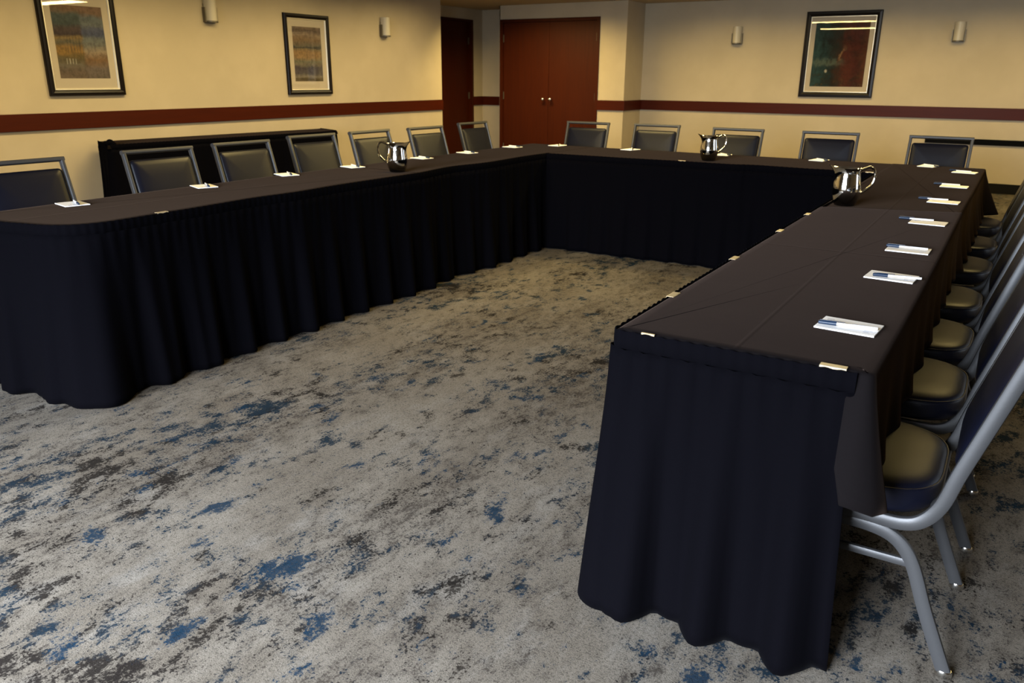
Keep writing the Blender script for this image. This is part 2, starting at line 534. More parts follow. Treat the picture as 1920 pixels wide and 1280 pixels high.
# single door in the recess
d = struct('door_1', bxm(RX - .10, RX - .045, DR0 + .03, DR1 - .05, .005, 2.16), M_DOOR)
bm = bmesh.new()
box(bm, RX - .12, RX + .012, DR0, DR0 + .03, 0, 2.19); box(bm, RX - .12, RX + .012, DR1 - .05, DR1, 0, 2.19); box(bm, RX - .12, RX + .012, DR0 + .03, DR1 - .05, 2.16, 2.19)
link('door_frame', bm, M_DOOR, d)
for z in (1.82, .98, .2):
    link('hinge', bxm(RX - .046, RX - .034, DR1 - .075, DR1 - .045, z, z + .105), M_NICK, d)
bm = bmesh.new(); sweep(bm, [(RX - .045, DR0 + .1, .98), (RX + .0, DR0 + .1, .98), (RX + .012, DR0 + .1, .98)], .024, .024, n=14)
link('door_handle', bm, M_NICK, d)
# double door
bm = bmesh.new()
box(bm, DX0, DX0 + .055, WD - .015, WD + .09, 0, DZ); box(bm, DX1 - .045, DX1, WD - .015, WD + .09, 0, DZ); box(bm, DX0 + .055, DX1 - .045, WD - .015, WD + .09, DZ - .045, DZ)
d = struct('door_2', bm, M_DOOR)
xm = -6.206
for a, b, kx, hx in ((DX0 + .058, xm - .002, -6.268, DX0 + .05), (xm + .002, DX1 - .048, -6.142, DX1 - .056)):
    lf = link('door_leaf', bxm(a, b, WD + .012, WD + .056, .008, DZ - .048, bev=.002), M_DOOR, d)
    bm = bmesh.new(); sweep(bm, spline([(kx, WD + .012, 1.012), (kx, WD - .02, 1.012), (kx, WD - .045, 1.012)], 4), .009, .009, Vector((0, 0, 1)), 10)
    bmesh.ops.create_uvsphere(bm, u_segments=14, v_segments=8, radius=.026, matrix=Matrix.Translation((kx, WD - .05, 1.012)))
    link('knob', bm, M_CHROME, lf, smooth=True)
    for z in (1.83, 1.0, .22):
        link('hinge', bxm(hx, hx + .016, WD + .002, WD + .013, z, z + .11), M_NICK, lf)

# long slot of the wall heater
g = thing('wall_grille', (1.15, WY, .61), 'long black slotted air grille set low in the back wall, behind the chairs', 'grille')
bm = bmesh.new()
box(bm, -2.18, 2.2, -.018, 0, .026, .034); box(bm, -2.18, 2.2, -.018, 0, -.034, -.026); box(bm, -2.18, -2.165, -.018, 0, -.026, .026); box(bm, 2.185, 2.2, -.018, 0, -.026, .026)
link('grille_frame', bm, M_BLACK, g)
bm = bmesh.new()
for z in (-.016, -.004, .008, .02): box(bm, -2.165, 2.185, -.014, -.002, z - .003, z + .001)
box(bm, -2.165, 2.185, -.002, -.0005, -.026, .026)
link('louvre', bm, M_BLACK, g)


# ------------------------------------------------------------------ pictures
def picture(name, label, wall, c, w, h, bar, fil, mx, mt, mb, art):
    """local x across, y out of the wall, z up"""
    p = thing(name, c, label, 'framed picture')
    T = (lambda x, y, z: Vector((y, x, z))) if wall == 'left' else (lambda x, y, z: Vector((x, -y, z)))

    def ring(bm, w0, h0, w1, h1, prof):
        # mitred frame: prof = [(t, depth)] t from 0 outer to 1 inner
        rs = []
        for t, dp in prof:
            a = (w0 + (w1 - w0) * t) / 2; b = (h0 + (h1 - h0) * t) / 2
            rs.append([T(-a, dp, -b), T(a, dp, -b), T(a, dp, b), T(-a, dp, b)])
        rings_mesh(bm, rs, False, False)
        bmesh.ops.recalc_face_normals(bm, faces=bm.faces[:])
        return bm
    link('frame', ring(bmesh.new(), w, h, w - 2 * bar, h - 2 * bar, [(0, .001), (0, .026), (.12, .034), (.5, .036), (.8, .030), (1, .024), (1, .006)]), M_PFRAME, p)
    wi, hi = w - 2 * bar, h - 2 * bar
    link('fillet', ring(bmesh.new(), wi, hi, wi - 2 * fil, hi - 2 * fil, [(0, .022), (.4, .022), (1, .011), (1, .006)]), M_FILLET, p)
    def sheet(nm, x0, x1, z0, z1, y0, y1, m_):
        bm = bmesh.new()
        a = T(x0, y0, z0); b = T(x1, y1, z1)
        box(bm, min(a.x, b.x), max(a.x, b.x), min(a.y, b.y), max(a.y, b.y), min(a.z, b.z), max(a.z, b.z))
        return link(nm, bm, m_, p)
    ax, az0, az1 = wi / 2 - mx, -hi / 2 + mb, hi / 2 - mt
    # mat board with its window
    bm = bmesh.new()
    outer = [T(-wi / 2, .008, -hi / 2), T(wi / 2, .008, -hi / 2), T(wi / 2, .008, hi / 2), T(-wi / 2, .008, hi / 2)]
    i1 = [T(-ax, .008, az0), T(ax, .008, az0), T(ax, .008, az1), T(-ax, .008, az1)]
    i2 = [T(-ax, .005, az0), T(ax, .005, az0), T(ax, .005, az1), T(-ax, .005, az1)]
    rings_mesh(bm, [outer, i1, i2], False, False)
    bmesh.ops.recalc_face_normals(bm, faces=bm.faces[:])
    link('mat_board', bm, M_MATB, p)
    sheet('print', -ax - .005, ax + .005, az0 - .005, az1 + .005, .002, .005, art_mat(art))
    sheet('glass', -wi / 2 + .002, wi / 2 - .002, -hi / 2 + .002, hi / 2 - .002, .013, .015, M_GLASS)
    return p


picture('framed_picture', 'black framed abstract print of blue and ochre plaid, nearest print to the camera', 'left', (WX, 4.353, 1.59), .70, .87, .048, .014, .072, .085, .095, 'plaid')
picture('framed_picture', 'black framed abstract print of a hazy horizon, hung between two sconces', 'left', (WX, 7.052, 1.556), .69, .862, .048, .010, .076, .085, .095, 'horizon')
picture('framed_picture', 'large black framed abstract print in dark teal and red on the back wall', 'back', (-2.198, WY, 1.638), .925, 1.064, .064, .010, .066, .062, .070, 'teal_red')


# ------------------------------------------------------------------ sconces
def sconce(c, rz, label):
    s = thing('wall_sconce', c, label, 'wall lamp', 'wall sconces above the chair rail', rz)
    # local +x out of the wall
    link('back_plate', bxm(.0, .014, -.062, .062, -.105, .075, bev=.004), M_NICK, s)
    bm = bmesh.new()
    N = 16
    rows = []
    for z in (-.085, .125):
        rows.append([Vector((.014 + .085 * math.sin(PI * k / N), -.062 * math.cos(PI * k / N), z)) for k in range(N + 1)])
    inner = [[Vector((.014 + .079 * math.sin(PI * k / N), -.056 * math.cos(PI * k / N), z)) for k in range(N + 1)] for z in (.125, -.080)]
    rings_mesh(bm, rows + inner, False, True, closed=False)
    link('shade', bm, M_SHADE, s, smooth=True)
    bm = bmesh.new()
    # bottom tray and the two side straps
    ring = [(.014 + .092 * math.sin(PI * k / N), -.069 * math.cos(PI * k / N)) for k in range(N + 1)]
    rings_mesh(bm, [[Vector((x, y, -.100)) for x, y in ring], [Vector((x, y, -.086)) for x, y in ring]])
    link('bottom_tray', bm, M_NICK, s)
    for sy in (-1, 1):
        a, b = sorted((sy * .064, sy * .074))
        link('side_strap', bxm(.0, .045, a, b, -.100, .04, bev=.002), M_NICK, s)
    return s


s0 = sconce((WX, 5.735, 1.93), 0, 'half round white wall sconce between the plaid and the horizon prints')
dup(s0, (WX, 8.395, 1.905), 0, 'half round white wall sconce between the horizon print and the single door')
dup(s0, (-3.563, WY, 1.883), -PI / 2, 'white wall sconce on the back wall between the closet corner and the teal print')
dup(s0, (-.848, WY, 1.877), -PI / 2, 'white wall sconce on the back wall above the long black grille')


# ------------------------------------------------------------------ tables, cloths, skirts
TZ = .745          # board top
CZ = .762          # cloth top


def folding_table(x0, x1, y0, y1, label, group):
    t = thing('folding_table', ((x0 + x1) / 2, (y0 + y1) / 2, 0), label, 'table', group)
    a, b = (x1 - x0) / 2, (y1 - y0) / 2
    link('tabletop', bxm(-a, a, -b, b, TZ - .028, TZ, bev=.006), M_BOARD, t)
    for sx in (-1, 1):
        for sy in (-1, 1):
            x, y = sx * (a - .09), sy * (b - .16)
            bm = bmesh.new(); sweep(bm, [(x, y, .0), (x, y, TZ - .028)], .0127, .0127, n=10)
            link('leg', bm, M_NICK, t, smooth=True)
    return t


G_T = 'folding tables under the black cloths'
for a in ((-.74, -.195, 1.77, 4.10, 'folding table under the charcoal cloth at the open end nearest the camera'),
          (-.74, -.195, 4.14, 6.46, 'folding table under the charcoal cloth at the corner beside the wall grille'),
          (-3.78, -3.26, 1.80, 4.10, 'folding table at the open end of the arm that faces the buffet table'),
          (-3.78, -3.26, 4.14, 6.46, 'folding table at the inner end of the arm that faces the buffet table'),
          (-3.22, -2.02, 5.86, 6.46, 'folding table under the cross row of tables, on the double door side'),
          (-1.98, -.78, 5.86, 6.46, 'folding table under the cross row of tables, below the teal and red print')):
    folding_table(*a, G_T)


def resample(pts, ds):
    P = [Vector(p) for p in pts]
    out = [P[0]]
    for a, b in zip(P, P[1:]):
        n = max(1, int(round((b - a).length / ds)))
        for i in range(1, n + 1): out.append(a.lerp(b, i / n))
    return out


def round_path(pts, radii, seg=10):
    P = [Vector(p) for p in pts]; out = [P[0]]
    for i in range(1, len(P) - 1):
        r = radii[i]
        if r <= 0: out.append(P[i]); continue
        s = P[i] + (P[i - 1] - P[i]).normalized() * r; e = P[i] + (P[i + 1] - P[i]).normalized() * r
        for k in range(seg + 1):
            t = k / seg
            out.append((1 - t) ** 2 * s + 2 * t * (1 - t) * P[i] + t * t * e)
    out.append(P[-1])
    return out


def normals2(P, side):
    N = []
    for i in range(len(P)):
        t = (P[min(i + 1, len(P) - 1)] - P[max(i - 1, 0)]).normalized()
        N.append(Vector((t.y, -t.x)) * side)
    return N


def skirt(name, label, path, side, group='black table skirts', pleat=.21, amp=.022, flare=.025, corner_flare=None, top=CZ + .002, seed=0, hem=.006, phase=0.0, band=.048, gather=.004, end_shift=0):
    """path: 2D outline; side +1: outward is to the right of travel"""
    s = thing(name, (0, 0, 0), label, 'table skirt', group)
    P = resample(path, .0085); N = normals2(P, side)
    L = [0]
    for a, b in zip(P, P[1:]): L.append(L[-1] + (b - a).length)
    rnd = random.Random(seed)
    ph = [rnd.uniform(0, 6.28) for _ in range(6)]
    # shirred header band, front and back sheet joined over the top
    rows = []
    prof = ((.002, -band), (.0065, -band + .004), (.0075, -band * .5), (.0065, -.004), (.0035, .0), (.0005, -.003), (.000, -band + .002))
    for off, dz in prof:
        row = []
        for i, p in enumerate(P):
            rip = .0016 * math.sin(L[i] * 2 * PI / .034 + math.sin(L[i] * 7)) if off > .002 else 0
            z = top + dz + (.0016 * math.sin(L[i] * 2 * PI / .034) if dz > -.005 else 0)
            q = p + N[i] * (off + rip)
            row.append(Vector((q.x, q.y, z)))
        rows.append(row)
    bm = rings_mesh(bmesh.new(), rows, False, False, closed=False)
    link('header_band', bm, M_SKIRT, s, smooth=True, angle=60)
    # pleated drop
    P2 = resample(path, .016); N2 = normals2(P2, side)
    L2 = [0]
    for a, b in zip(P2, P2[1:]): L2.append(L2[-1] + (b - a).length)
    Lt = L2[-1]
    rows = []
    nz = 22
    for j in range(nz + 1):
        f = j / nz
        z = (top - band + .004) * (1 - f) + hem * f
        g = f ** .75
        row = []
        for i, p in enumerate(P2):
            s_ = L2[i]
            big = math.sin(2 * PI * s_ / pleat + phase + .9 * math.sin(s_ * 2.3 + ph[0]) + .25 * f)
            big = math.copysign(abs(big) ** .65, big)
            mid = math.sin(2 * PI * s_ / (pleat * .47) + ph[1] + .8 * math.sin(s_ * 3.1 + ph[2])) * (.75 - .45 * f)
            sm = math.sin(2 * PI * s_ / .052 + ph[3] + 1.5 * math.sin(s_ * 5)) * max(0, 1 - f * 2.4) ** 1.5
            off = .004 + g * (amp * (big + mid) + amp * .9) * (.35 + .65 * g) + gather * (sm + .6 * max(0, 1 - f * 2.4)) + flare * f
            if corner_flare:
                for cs, wd, am in corner_flare:
                    off += am * f * math.exp(-((s_ - cs) / wd) ** 2)
            q = p + N2[i] * off
            if end_shift and s_ > Lt - .3:
                q = q + Vector((-N2[i].y, N2[i].x)) * side * end_shift * f * (s_ - Lt + .3) / .3
            row.append(Vector((q.x, q.y, z + (0.0012 * math.sin(s_ * 31) + .001 if j == nz else 0))))
        rows.append(row)
    bm = rings_mesh(bmesh.new(), rows, False, False, closed=False)
    o = link('pleated_panel', bm, M_SKIRT, s, smooth=True, angle=80)
    md = o.modifiers.new('thickness', 'SOLIDIFY'); md.thickness = .0015; md.offset = -1
    return s


L_IN = [(-3.162, 1.93), (-3.166, 2.19), (-3.178, 2.45), (-3.196, 2.735), (-3.180, 3.0), (-3.198, 3.3), (-3.199, 3.63), (-3.196, 3.9), (-3.20, 4.1), (-3.245, 4.47), (-3.196, 4.85), (-3.215, 5.38), (-3.20, 5.755)]
L_NEAR = [(-3.86, 1.665), (-3.53, 1.690), (-3.42, 1.715), (-3.31, 1.742), (-3.255, 1.768), (-3.20, 1.82)]
pathL = resample(spline([(x, y, 0) for x, y in L_NEAR + L_IN], 5), .03)
pathL = [(p.x, p.y) for p in pathL]
skirt('table_skirt', 'black pleated skirt of the arm facing the buffet table, wrapping its open end', pathL, 1, seed=3, amp=.027, flare=.006,
      corner_flare=[(.66, .10, .10)], pleat=.23)
F_IN = [(-3.205, 5.715), (-2.93, 5.722), (-2.74, 5.728), (-2.55, 5.724), (-2.11, 5.752), (-1.72, 5.752), (-1.55, 5.800), (-1.22, 5.778), (-1.0, 5.79), (-.775, 5.75)]
pathF = [(p.x, p.y) for p in spline([(x, y, 0) for x, y in F_IN], 5)]
skirt('table_skirt', 'black pleated skirt closing the cross row of tables in front of the doors', pathF, 1, seed=5, amp=.016, flare=.004, pleat=.20)
XE, XF, YN = -.768, -.172, 1.722
pathR = round_path([(XE, 5.77), (XE, 3.4), (XE + .002, YN + .004), (-.205, YN)], [0, 0, .022, 0])
Lr = (5.77 - YN)
skirt('table_skirt', 'black pleated skirt clipped round the open end nearest the camera, beside the first chair', pathR, 1, seed=8, amp=.034, flare=.0,
      corner_flare=[(Lr - .02, .09, .065), (Lr + .56, .10, -.02)], pleat=.195, phase=1.2, gather=.0075, end_shift=.03)


def cloth(name, label, group, per, drops, seed=0, flare=.05, amp=.014, z=CZ, pleat=.26, fold=None, mt=None):
    """per: closed list of 2D points (anticlockwise); drops: cloth drop at each point"""
    rnd = random.Random(seed); ph = [rnd.uniform(0, 6) for _ in range(4)]
    P = []; D = []
    n = len(per)
    for i in range(n):
        a = Vector(per[i]); b = Vector(per[(i + 1) % n]); k = max(1, int((b - a).length / .014))
        for j in range(k):
            P.append(a.lerp(b, j / k)); D.append(drops[i] + (drops[(i + 1) % n] - drops[i]) * j / k)
    n = len(P)
    N = []
    for i in range(n):
        t = (P[(i + 1) % n] - P[i - 1]).normalized(); N.append(Vector((t.y, -t.x)))
    S_ = [0]
    for i in range(n - 1): S_.append(S_[-1] + (P[i + 1] - P[i]).length)
    rings = []
    # top rings from the inside out
    for ins, dz in ((.03, .0), (.010, -.0005), (.003, -.003), (0, -.008)):
        rings.append([Vector((*(P[i] - N[i] * ins), z + dz)) for i in range(n)])
    for j in range(1, 11):
        f = j / 10
        r = []
        for i in range(n):
            d = D[i]
            w = min(1, d / .25)
            wv = amp * math.sin(2 * PI * S_[i] / pleat + ph[0] + math.sin(S_[i] * 2.1 + ph[1]))
            off = w * f ** .8 * (wv * f + flare * f + .004) + (1 - w) * .0
            if fold:
                for (fx, fy, wd, am) in fold:
                    off += am * f * math.exp(-(((P[i].x - fx) ** 2 + (P[i].y - fy) ** 2) / wd ** 2)) * w
            r.append(Vector((*(P[i] + N[i] * off), z - .008 - d * f)))
        rings.append(r)
    bm = rings_mesh(bmesh.new(), rings, True, False)
    bmesh.ops.triangulate(bm, faces=[f for f in bm.faces if len(f.verts) > 4])
    bmesh.ops.recalc_face_normals(bm, faces=bm.faces[:])
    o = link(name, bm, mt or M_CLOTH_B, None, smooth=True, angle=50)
    for p_ in o.data.polygons:
        if p_.normal.z > .99995: p_.use_smooth = False
    md = o.modifiers.new('thickness', 'SOLIDIFY'); md.thickness = .0012; md.offset = -1
    return tag(o, label, 'tablecloth', group)


G_C = 'charcoal tablecloths on the U-shaped tables'
lo = .022
# arm beside the camera: near cloth (laid over the far one), far cloth
YB0, YB1 = 4.07, 4.25
near_c = [(XE + .004, YN + .006), (-.42, YN + .006), (-.222, YN + .006), (-.205, YN + .003), (XF - .018, YN - .003), (XF - .006, YN + .001), (XF, YN + .014), (XF + .004, 2.2), (XF + .006, 3.0), (XF + .004, YB1), (-.47, 4.15), (XE + .004, YB0)]
cloth('tablecloth', 'charcoal tablecloth nearest the camera, overhanging the first vinyl chairs', G_C, near_c,
      [lo, lo, lo, .20, .27, .288, .295, .29, .285, .28, .003, .003], seed=2, z=CZ + .0032, flare=.012, amp=.010, mt=M_CLOTH, fold=[(XF, YN, .08, .045)])
far_c = [(XE + .004, YB0 - .05), (-.47, 4.09), (XF, YB1 - .06), (XF + .006, 5.2), (-.165, 6.49), (-.18, 6.505), (-.76, 6.505), (XE + .004, 6.49), (XE + .004, 5.75)]
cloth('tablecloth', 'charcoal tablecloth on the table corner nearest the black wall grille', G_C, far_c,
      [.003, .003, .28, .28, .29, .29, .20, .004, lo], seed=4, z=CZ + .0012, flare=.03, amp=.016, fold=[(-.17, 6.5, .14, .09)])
# cross row
cross = [(p[0], p[1] + .001) for p in pathF] + [(-.70, 5.9), (-.70, 6.495), (-1.9, 6.49), (-3.20, 6.485)]
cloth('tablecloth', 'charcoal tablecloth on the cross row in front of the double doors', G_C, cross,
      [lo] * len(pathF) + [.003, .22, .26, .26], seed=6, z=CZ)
# arm facing the buffet
L1 = [q for q in pathL if q[0] > -3.66 and q[1] < 4.07] + [(-3.205, 4.08)]
cl = L1 + [(-3.80, 4.08), (-3.815, 2.5), (-3.80, 1.72), (-3.74, 1.682)]
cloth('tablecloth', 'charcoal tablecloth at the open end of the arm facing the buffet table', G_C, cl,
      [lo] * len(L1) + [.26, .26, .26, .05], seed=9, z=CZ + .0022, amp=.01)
L2in = [q for q in pathL if q[1] > 4.05]
L2c = [(-3.21, 4.04)] + L2in + [(-3.175, 5.80), (-3.155, 6.48), (-3.79, 6.5), (-3.80, 4.04)]
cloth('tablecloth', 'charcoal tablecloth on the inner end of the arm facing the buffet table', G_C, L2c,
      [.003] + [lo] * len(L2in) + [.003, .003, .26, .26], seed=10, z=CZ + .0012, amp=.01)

# buffet table against the rail wall
b4 = [(-6.575, 4.13), (-6.345, 6.66), (-6.80, 6.86), (-7.045, 4.34)]
t = thing('folding_table', (0, 0, 0), 'long buffet table under black cloth standing by the rail wall', 'table')
bm = bmesh.new()
cx_, cy_ = sum(p[0] for p in b4) / 4, sum(p[1] for p in b4) / 4
ins = [(cx_ + (x - cx_) * .97, cy_ + (y - cy_) * .985) for x, y in b4]
rings_mesh(bm, [[Vector((x, y, TZ - .03)) for x, y in ins], [Vector((x, y, TZ)) for x, y in ins]])
bmesh.ops.recalc_face_normals(bm, faces=bm.faces[:])
link('tabletop', bm, M_BOARD, t)
for x, y in [(cx_ + (x - cx_) * .75, cy_ + (y - cy_) * .85) for x, y in b4]:
    bm = bmesh.new(); sweep(bm, [(x, y, 0), (x, y, TZ - .03)], .0127, .0127, n=10); link('leg', bm, M_NICK, t, smooth=True)
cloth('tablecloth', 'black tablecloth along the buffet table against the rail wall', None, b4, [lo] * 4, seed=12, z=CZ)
pathB = round_path([b4[3], b4[0], b4[1], b4[2]], [0, .05, .06, 0])
skirt('table_skirt', 'black skirt around the buffet table against the rail wall, one corner bunched up', pathB, 1, seed=14, amp=.016, flare=.01,
      corner_flare=[(.52, .12, .03), (3.0, .15, .05)], top=CZ + .006, group=None)
bm = bmesh.new()
bmesh.ops.create_icosphere(bm, subdivisions=3, radius=1, matrix=Matrix.Translation((-6.63, 4.18, CZ + .012)) @ Matrix.Diagonal((.055, .045, .03, 1)))
for v in bm.verts:
    v.co += Vector((math.sin(v.co.y * 90) * .006, math.sin(v.co.x * 80) * .006, math.sin(v.co.x * 70 + v.co.y * 60) * .006))
    v.co.z = max(v.co.z, CZ + .001)
for o in COL.objects:
    if o.name.startswith('table_skirt') and 'buffet' in o['label'] and 'bunched' in o['label']:
        link('bunched_fold', bm, M_SKIRT, o, smooth=True)


# ------------------------------------------------------------------ chairs
def make_chair(label, group):
    """front towards -x, origin on the floor under the seat"""
    c = thing('banquet_chair', (0, 0, 0), label, 'chair', group)
    HW = .205
    # seat cushion
    out = round_poly([(-.245, -.225), (.185, -.212), (.185, .212), (-.245, .225)], [.06, .15, .15, .06], 9)
    cxy = Vector((-.03, 0))
    def rg(s, z): return [Vector((cxy.x + (p.x - cxy.x) * s, cxy.y + (p.y - cxy.y) * s, z)) for p in out]
    bm = bmesh.new()
    rings_mesh(bm, [rg(.90, .388), rg(.965, .390), rg(.99, .402), rg(1.0, .42), rg(.995, .440), rg(.975, .452), rg(.92, .460), rg(.80, .466), rg(.55, .470), rg(.25, .472)])
    st = link('seat', bm, M_VINYL, c, smooth=True, angle=70)
    bm = bmesh.new()
    pp = rg(.984, .4505); pp.append(pp[0])
    sweep(bm, pp, .0026, .0026, Vector((0, 0, 1)), 6, cap=False)
    link('piping', bm, M_VINYL, st, smooth=True)
    # back and seat-rail frame in one tube: side rail, upright, top bar, down the other side
    prof = spline([(-.235, .374), (-.10, .371), (.06, .368), (.125, .371), (.163, .392), (.192, .44), (.213, .52), (.243, .62), (.279, .74), (.328, .905)], 5)
    a = [Vector((p.x, -HW, p.y)) for p in [Vector((q[0], q[1], 0)) for q in prof]]
    bm = bmesh.new(); sweep(bm, a + [Vector((.3362, -HW, .932))], .0165, .0105, Vector((0, 1, 0)), 12, sq=3)
    b = [Vector((v.x, HW, v.z)) for v in a]
    sweep(bm, b + [Vector((.3362, HW, .932))], .0165, .0105, Vector((0, 1, 0)), 12, sq=3)
    up = Vector((.285, 0, .958)).normalized()
    sweep(bm, [Vector((.3362, -HW - .0105, .934)), Vector((.3362, HW + .0105, .934))], .0165, .0115, up, 12, sq=3)
    sweep(bm, [Vector((.178, -HW, .405)), Vector((.178, HW, .405))], .010, .008, Vector((0, 0, 1)), 8)
    link('back_frame', bm, M_FRAME, c, smooth=True, angle=40)
    # padded backrest between the uprights
    d = Vector((.29, 0, .957)).normalized(); nrm = Vector((-.957, 0, .29))
    o0 = Vector((.216, 0, .505))
    Lh = .400
    pl = round_poly([(-.186, 0), (.186, 0), (.190, Lh), (-.190, Lh)], [.06, .06, .022, .022], 7)
    def bk(s, off): return [o0 + d * (Lh / 2 + (p.y - Lh / 2) * s[1]) + Vector((0, p.x * s[0], 0)) + nrm * off for p in pl]
    bm = bmesh.new()
    rings_mesh(bm, [bk((.5, .5), -.016), bk((.9, .92), -.015), bk((.985, .985), -.010), bk((1, 1), .002), bk((.985, .99), .014), bk((.93, .94), .022), bk((.8, .82), .027), bk((.5, .5), .030), bk((.2, .2), .031)])
    bmesh.ops.recalc_face_normals(bm, faces=bm.faces[:])
    br = link('backrest', bm, M_VINYL, c, smooth=True, angle=70)
    bm = bmesh.new(); pp = bk((.99, .99), .012); pp.append(pp[0])
    sweep(bm, pp, .0022, .0022, nrm, 6, cap=False)
    link('piping', bm, M_VINYL, br, smooth=True)
    # legs: each half of the bent side tube
    for sy in (-1, 1):
        y = sy * (HW - .001)
        rear = spline([(-.02, y, .347), (.05, y, .345), (.10, y, .333), (.135, y, .305), (.162, y, .258), (.199, y, .16), (.262, y, .012)], 5)
        fr = spline([(-.02, y, .347), (-.09, y, .345), (-.14, y, .333), (-.172, y, .305), (-.194, y, .258), (-.22, y, .16), (-.262, y, .012)], 5)
        for pth in (rear, fr):
            bm = bmesh.new(); sweep(bm, pth, .0165, .0105, Vector((0, 1, 0)), 12, sq=3)
            lg = link('leg', bm, M_FRAME, c, smooth=True, angle=40)
            e = pth[-1]
            bm = bmesh.new(); rings_mesh(bm, [[Vector((e.x + r * math.cos(2 * PI * k / 14), e.y + .75 * r * math.sin(2 * PI * k / 14), z)) for k in range(14)] for r, z in ((.014, .0005), (.019, .003), (.019, .014), (.016, .019))])
            link('glide', bm, M_CHROME, lg, smooth=True)
        bm = bmesh.new(); sweep(bm, [(.158, y, .272), (-.19, y, .272)], .0105, .0075, Vector((0, 1, 0)), 10, sq=3)
        link('stretcher', bm, M_FRAME, c, smooth=True, angle=40)
    return c


ordn = ['first', 'second', 'third', 'fourth', 'fifth', 'sixth', 'seventh']
G_CH = 'navy vinyl banquet chairs around the tables'
RY = [2.075, 2.70, 3.245, 3.87, 4.63, 5.315, 6.11]
chair = make_chair('navy vinyl chair nearest the camera, its whole grey rear leg in view', G_CH)
chair.location = (-.20, RY[0], 0)
LAB_R = ['x', 'navy vinyl chair second from the open end on the side away from the buffet', 'navy vinyl chair third from the open end on the side away from the buffet',
         'navy vinyl chair fourth from the open end on the side away from the buffet', 'navy vinyl chair fifth from the open end on the side away from the buffet',
         'navy vinyl chair sixth from the open end on the side away from the buffet', 'navy vinyl chair farthest from the camera on the side away from the buffet']
for i in range(1, 7):
    dup(chair, (-.20 + (.008, -.006, -.004, .006, .004, .01)[i - 1], RY[i], 0), math.radians((0.5, -1.2, 1, -1, 1.5, 0)[i - 1]), LAB_R[i])
LY = [2.10, 2.876, 3.50, 4.20, 4.78, 5.41, 6.236]
LXT = [-4.11, -4.147, -4.17, -4.27, -4.235, -4.19, -4.28]
LAB_L = ['navy vinyl chair at the open end facing the buffet arm, before bare cream wall',
         'navy vinyl chair in front of the near end of the buffet table',
         'navy vinyl chair in front of the middle of the buffet table',
         'navy vinyl chair in front of the far end of the buffet table',
         'navy vinyl chair just past the buffet table, behind the pitcher, against cream wall',
         'navy vinyl chair between the single door edge and the pitcher, on the buffet side',
         'navy vinyl chair in the corner directly in front of the single cherry door']
for i in range(7):
    dup(chair, (LXT[i] + .335, LY[i], 0), PI + math.radians((-2, -4, -2, -3, -2, -3, -2)[i]), LAB_L[i])
FX = [-3.44, -2.776, -2.020, -1.28, -.505]
FYT = [6.95, 6.98, 6.88, 6.90, 6.88]
LAB_F = ['navy vinyl chair at the cross row, directly in front of the double doors', 'navy vinyl chair at the cross row, beside the closet corner',
         'navy vinyl chair at the cross row, partly behind the steel pitcher', 'navy vinyl chair at the cross row, below the teal and red print',
         'navy vinyl chair at the cross row, in front of the black wall grille']
for i in range(5):
    dup(chair, (FX[i], FYT[i] - .335, 0), PI / 2 + math.radians((2, 1, 0, 1, -1)[i]), LAB_F[i])


# ------------------------------------------------------------------ pitchers
def make_pitcher(loc, rz, label, group):
    p = thing('water_pitcher', loc, label, 'pitcher', group, rz)
    # local +x: spout side, -x: handle side
    prof = [(.040, .0), (.046, .002), (.049, .006), (.056, .022), (.0625, .045), (.0655, .066), (.0650, .085), (.0615, .110), (.0575, .135), (.0555, .155), (.0570, .168), (.0600, .176), (.0610, .178)]
    inner = [(.0590, .176), (.0550, .167), (.0535, .155), (.0555, .135), (.0595, .110), (.0625, .085), (.0630, .066), (.0600, .045), (.0530, .022), (.040, .008)]
    N = 40
    bm = bmesh.new(); rings = []
    for r, z in prof + inner:
        ring = []
        for k in range(N):
            an = 2 * PI * k / N
            f = max(0, (z - .125) / .053)
            lip = f ** 2 * math.exp(-(min(an, 2 * PI - an) / .42) ** 2)
            rr = r + .034 * lip; zz = z + .016 * lip
            ring.append(Vector((rr * math.cos(an), rr * math.sin(an) * (1 - .05 * f), zz)))
        rings.append(ring)
    rings_mesh(bm, rings)
    bmesh.ops.recalc_face_normals(bm, faces=bm.faces[:])
    link('body', bm, M_STEEL, p, smooth=True, angle=60)
    bm = bmesh.new()
    hp = spline([(-.054, 0, .168), (-.072, 0, .176), (-.092, 0, .184), (-.108, 0, .178), (-.118, 0, .158), (-.118, 0, .130), (-.108, 0, .100), (-.088, 0, .078), (-.064, 0, .060)], 6)
    sweep(bm, hp, .0062, .0105, Vector((0, 1, 0)), 12)
    link('handle', bm, M_STEEL, p, smooth=True)
    return p


G_P = 'steel water pitchers on the tables'
ang = math.atan2(.525, .851)
p0 = make_pitcher((-3.325, 4.01, CZ + .0026), ang, 'steel bell pitcher on the arm facing the buffet, handle towards the open end', G_P)
dup(p0, (-1.935, 5.905, CZ + .001), ang + PI, 'steel bell pitcher on the cross row in front of the back wall')
dup(p0, (-.672, 4.16, CZ + .0034), ang + PI - .25, 'largest looking steel bell pitcher, on the table edge nearest the camera')


